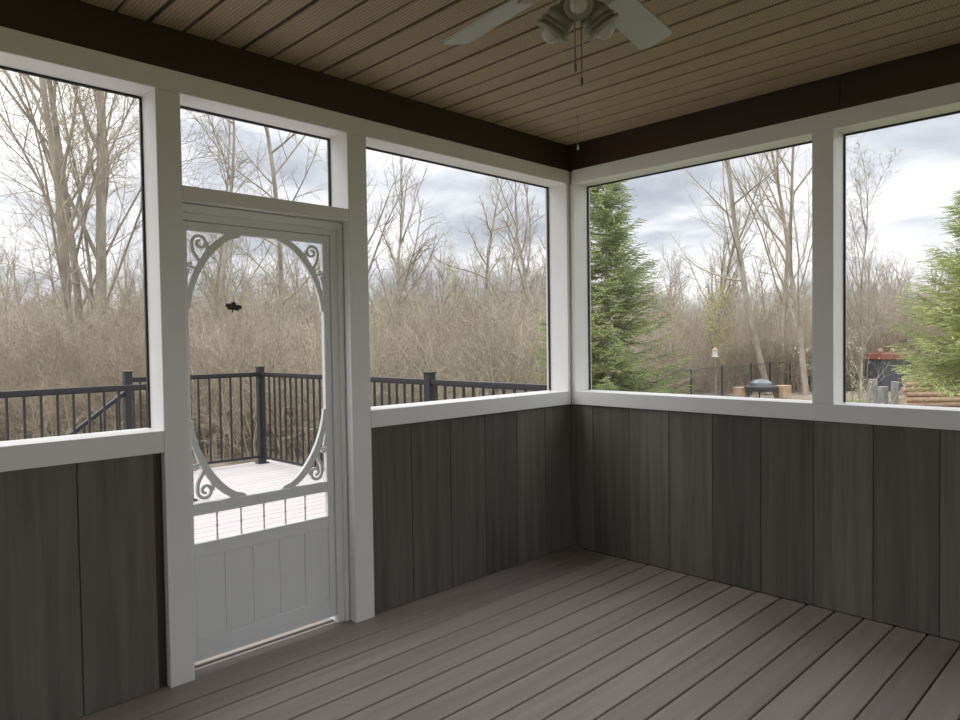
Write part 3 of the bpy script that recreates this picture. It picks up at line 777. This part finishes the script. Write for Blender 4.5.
# ------------------------------------------------------------------ yard: fence, feeder, logs, shed
fp = [(640, 23.0), (691, 25.3), (722, 27.2), (751, 29.0), (770, 30.2), (790, 31.2), (809, 31.8), (840, 33.2), (875, 35), (915, 37)]
t = empty('yard_fence', at(640, 23)+Vector((0, 0, GZ))); tag(t, 'low black wire fence with thin posts at the edge of the woods', 'fence')
base = t.location.copy(); pts = [at(*q)+Vector((0, 0, GZ))-base for q in fp]
for p in pts:
    m = MB(); m.lathe([(.035, 0), (.035, 1.27), (.03, 1.30), (.0, 1.31)], 10, Matrix.Translation(p)); m.build('post', M_post, t)
m = MB(); m.tube([p+Vector((0, 0, 1.24)) for p in pts], .018, 6); m.build('top_rail', M_dark, t)
m = MB()
for a, b in zip(pts[:-1], pts[1:]): m.add([a, b, b+Vector((0, 0, 1.22)), a+Vector((0, 0, 1.22))], [(0, 1, 2, 3)])
m.build('wire_mesh', M_link, t)
p = at(715, 27.5); t = empty('bird_feeder', (p.x, p.y, GZ)); tag(t, 'pale bird feeder on a thin pole above the fence', 'bird feeder')
m = MB(); m.tube([(0, 0, 0), (0, 0, 1.66)], .015, 6); m.build('pole', M_bark2, t)
m = MB(); m.box(-.10, .10, -.10, .10, 1.62, 1.66, bev=.005); m.box(-.07, .07, -.07, .07, 1.66, 1.88, bev=.005); m.build('body', M_white, t)
m = MB(); m.lathe([(.15, 1.88), (.02, 2.0)], 4); m.build('feeder_roof', M_tan, t)
p = at(761, 27); t = empty('fire_pit', (p.x, p.y, GZ)); tag(t, 'dark grey round fire pit on the grass before the fence', 'fire pit')
m = MB(); m.lathe([(.0, .25), (.5, .3), (.62, .45), (.62, .5), (.45, .5), (.2, .42), (0, .42)], 20); m.build('bowl', M_dark, t)
m = MB(); m.lathe([(.44, .5), (.42, .62), (.25, .74), (.0, .78)], 20); m.build('lid', M_steel, t)
for k in range(3):
    a = k*2.09; m = MB(); m.tube([(.45*math.cos(a), .45*math.sin(a), .35), (.55*math.cos(a), .55*math.sin(a), 0)], .025, 6); m.build('leg', M_dark, t)
def block(px, dep, w, h, label):
    p = at(px, dep); m = MB()
    m.lathe([(.0, 0), (w/2, 0), (w*.48, h*.5), (w/2, h), (0, h)], 12); o = m.build('wood_stool', M_tan, loc=(p.x, p.y, GZ)); o.rotation_euler.z = .4; tag(o, label, 'stool')
block(741, 27.5, .6, .42, 'tan wooden block stool left of the fire pit'); block(783, 27, .6, .50, 'tan wooden block stool right of the fire pit')
# grey stumps
for i, (px, dep, h, r) in enumerate([(873, 19, 1.2, .12), (883, 19.6, .95, .14), (895, 19.1, 1.12, .10)]):
    p = at(px, dep); m = MB(); m.lathe([(0, 0), (r*1.15, 0), (r, h*.3), (r*.95, h), (0, h+.01)], 12)
    o = m.build('tree_stump', M_stump, loc=(p.x, p.y, GZ), smooth=False)
    tag(o, ['grey stump nearest the white post under the right spruce', 'middle grey stump under the right spruce', 'grey stump nearest the log pile under the right spruce'][i], 'stump')
# log pile
LN = []
names_ = ['topmost', 'second', 'third', 'fourth', 'fifth', 'sixth', 'seventh', 'eighth', 'ninth', 'tenth', 'lowest'][::-1]
for row in range(11):
    for col in range(1):
        p = at(944, 17+col*.22); h_ = GZ+.07+row*.125
        m = MB(); d = Vector((r2.x, r2.y, 0)).normalized(); n_ = 7; rr = .058+.012*rng.random()
        Ps = [d*(-.95+2.3*i/(n_-1)+rng.uniform(-.02, .02))+Vector((0, 0, rng.uniform(-.006, .006))) for i in range(n_)]
        m.tube(Ps, [rr*(1+rng.uniform(-.06, .06)) for _ in Ps], 10, rnd=rng.random())
        o = m.build('log', M_wood, loc=(p.x+rng.uniform(-.05, .05), p.y, h_), smooth=False)
        tag(o, 'reddish brown log in the pile at the right edge, %s counted from the top' % names_[row], 'log', 'logs of the pile at the right edge')
# red framed shed
p = at(887, 30); t = empty('garden_shed', (p.x, p.y, GZ), rz=YAW+.2); tag(t, 'low shed with a faded red beam and dark openings behind the spruce', 'shed')
m = MB(); m.box(-.72, .72, -.6, .6, 1.35, 1.62, bev=.02); tag(m.build('roof_beam', M_red, t), 'faded red beam')
m = MB(); m.box(-.66, .66, -.5, .5, 0, 1.35, bev=.01); m.build('body', M_dark, t)
for x in (-.69, .66):
    m = MB(); m.box(x-.04, x+.04, -.58, -.5, 0, 1.35); m.build('post', M_dark, t)
for x in (-.6, 0, .55):
    m = MB(); m.lathe([(.02, 1.62), (.09, 1.66), (.10, 1.74), (.05, 1.81), (0, 1.82)], 12, Matrix.Translation((x, -.3, 0))); m.build('finial', M_tan, t, True)
# light twiggy shrub beside the post of the right opening
t = make_tree('budding_shrub', 91, 3.0, .02, SP_BUSH, buds=(mat('pale_bud', (.72, .70, .52), .8, var=.3), 3, .05, .016), stems=6, spread=.10, tm=M_bark)
stand(t, 857, 12.5, .8); tag(t, 'pale budding shrub beside the white post in the right opening', 'shrub')
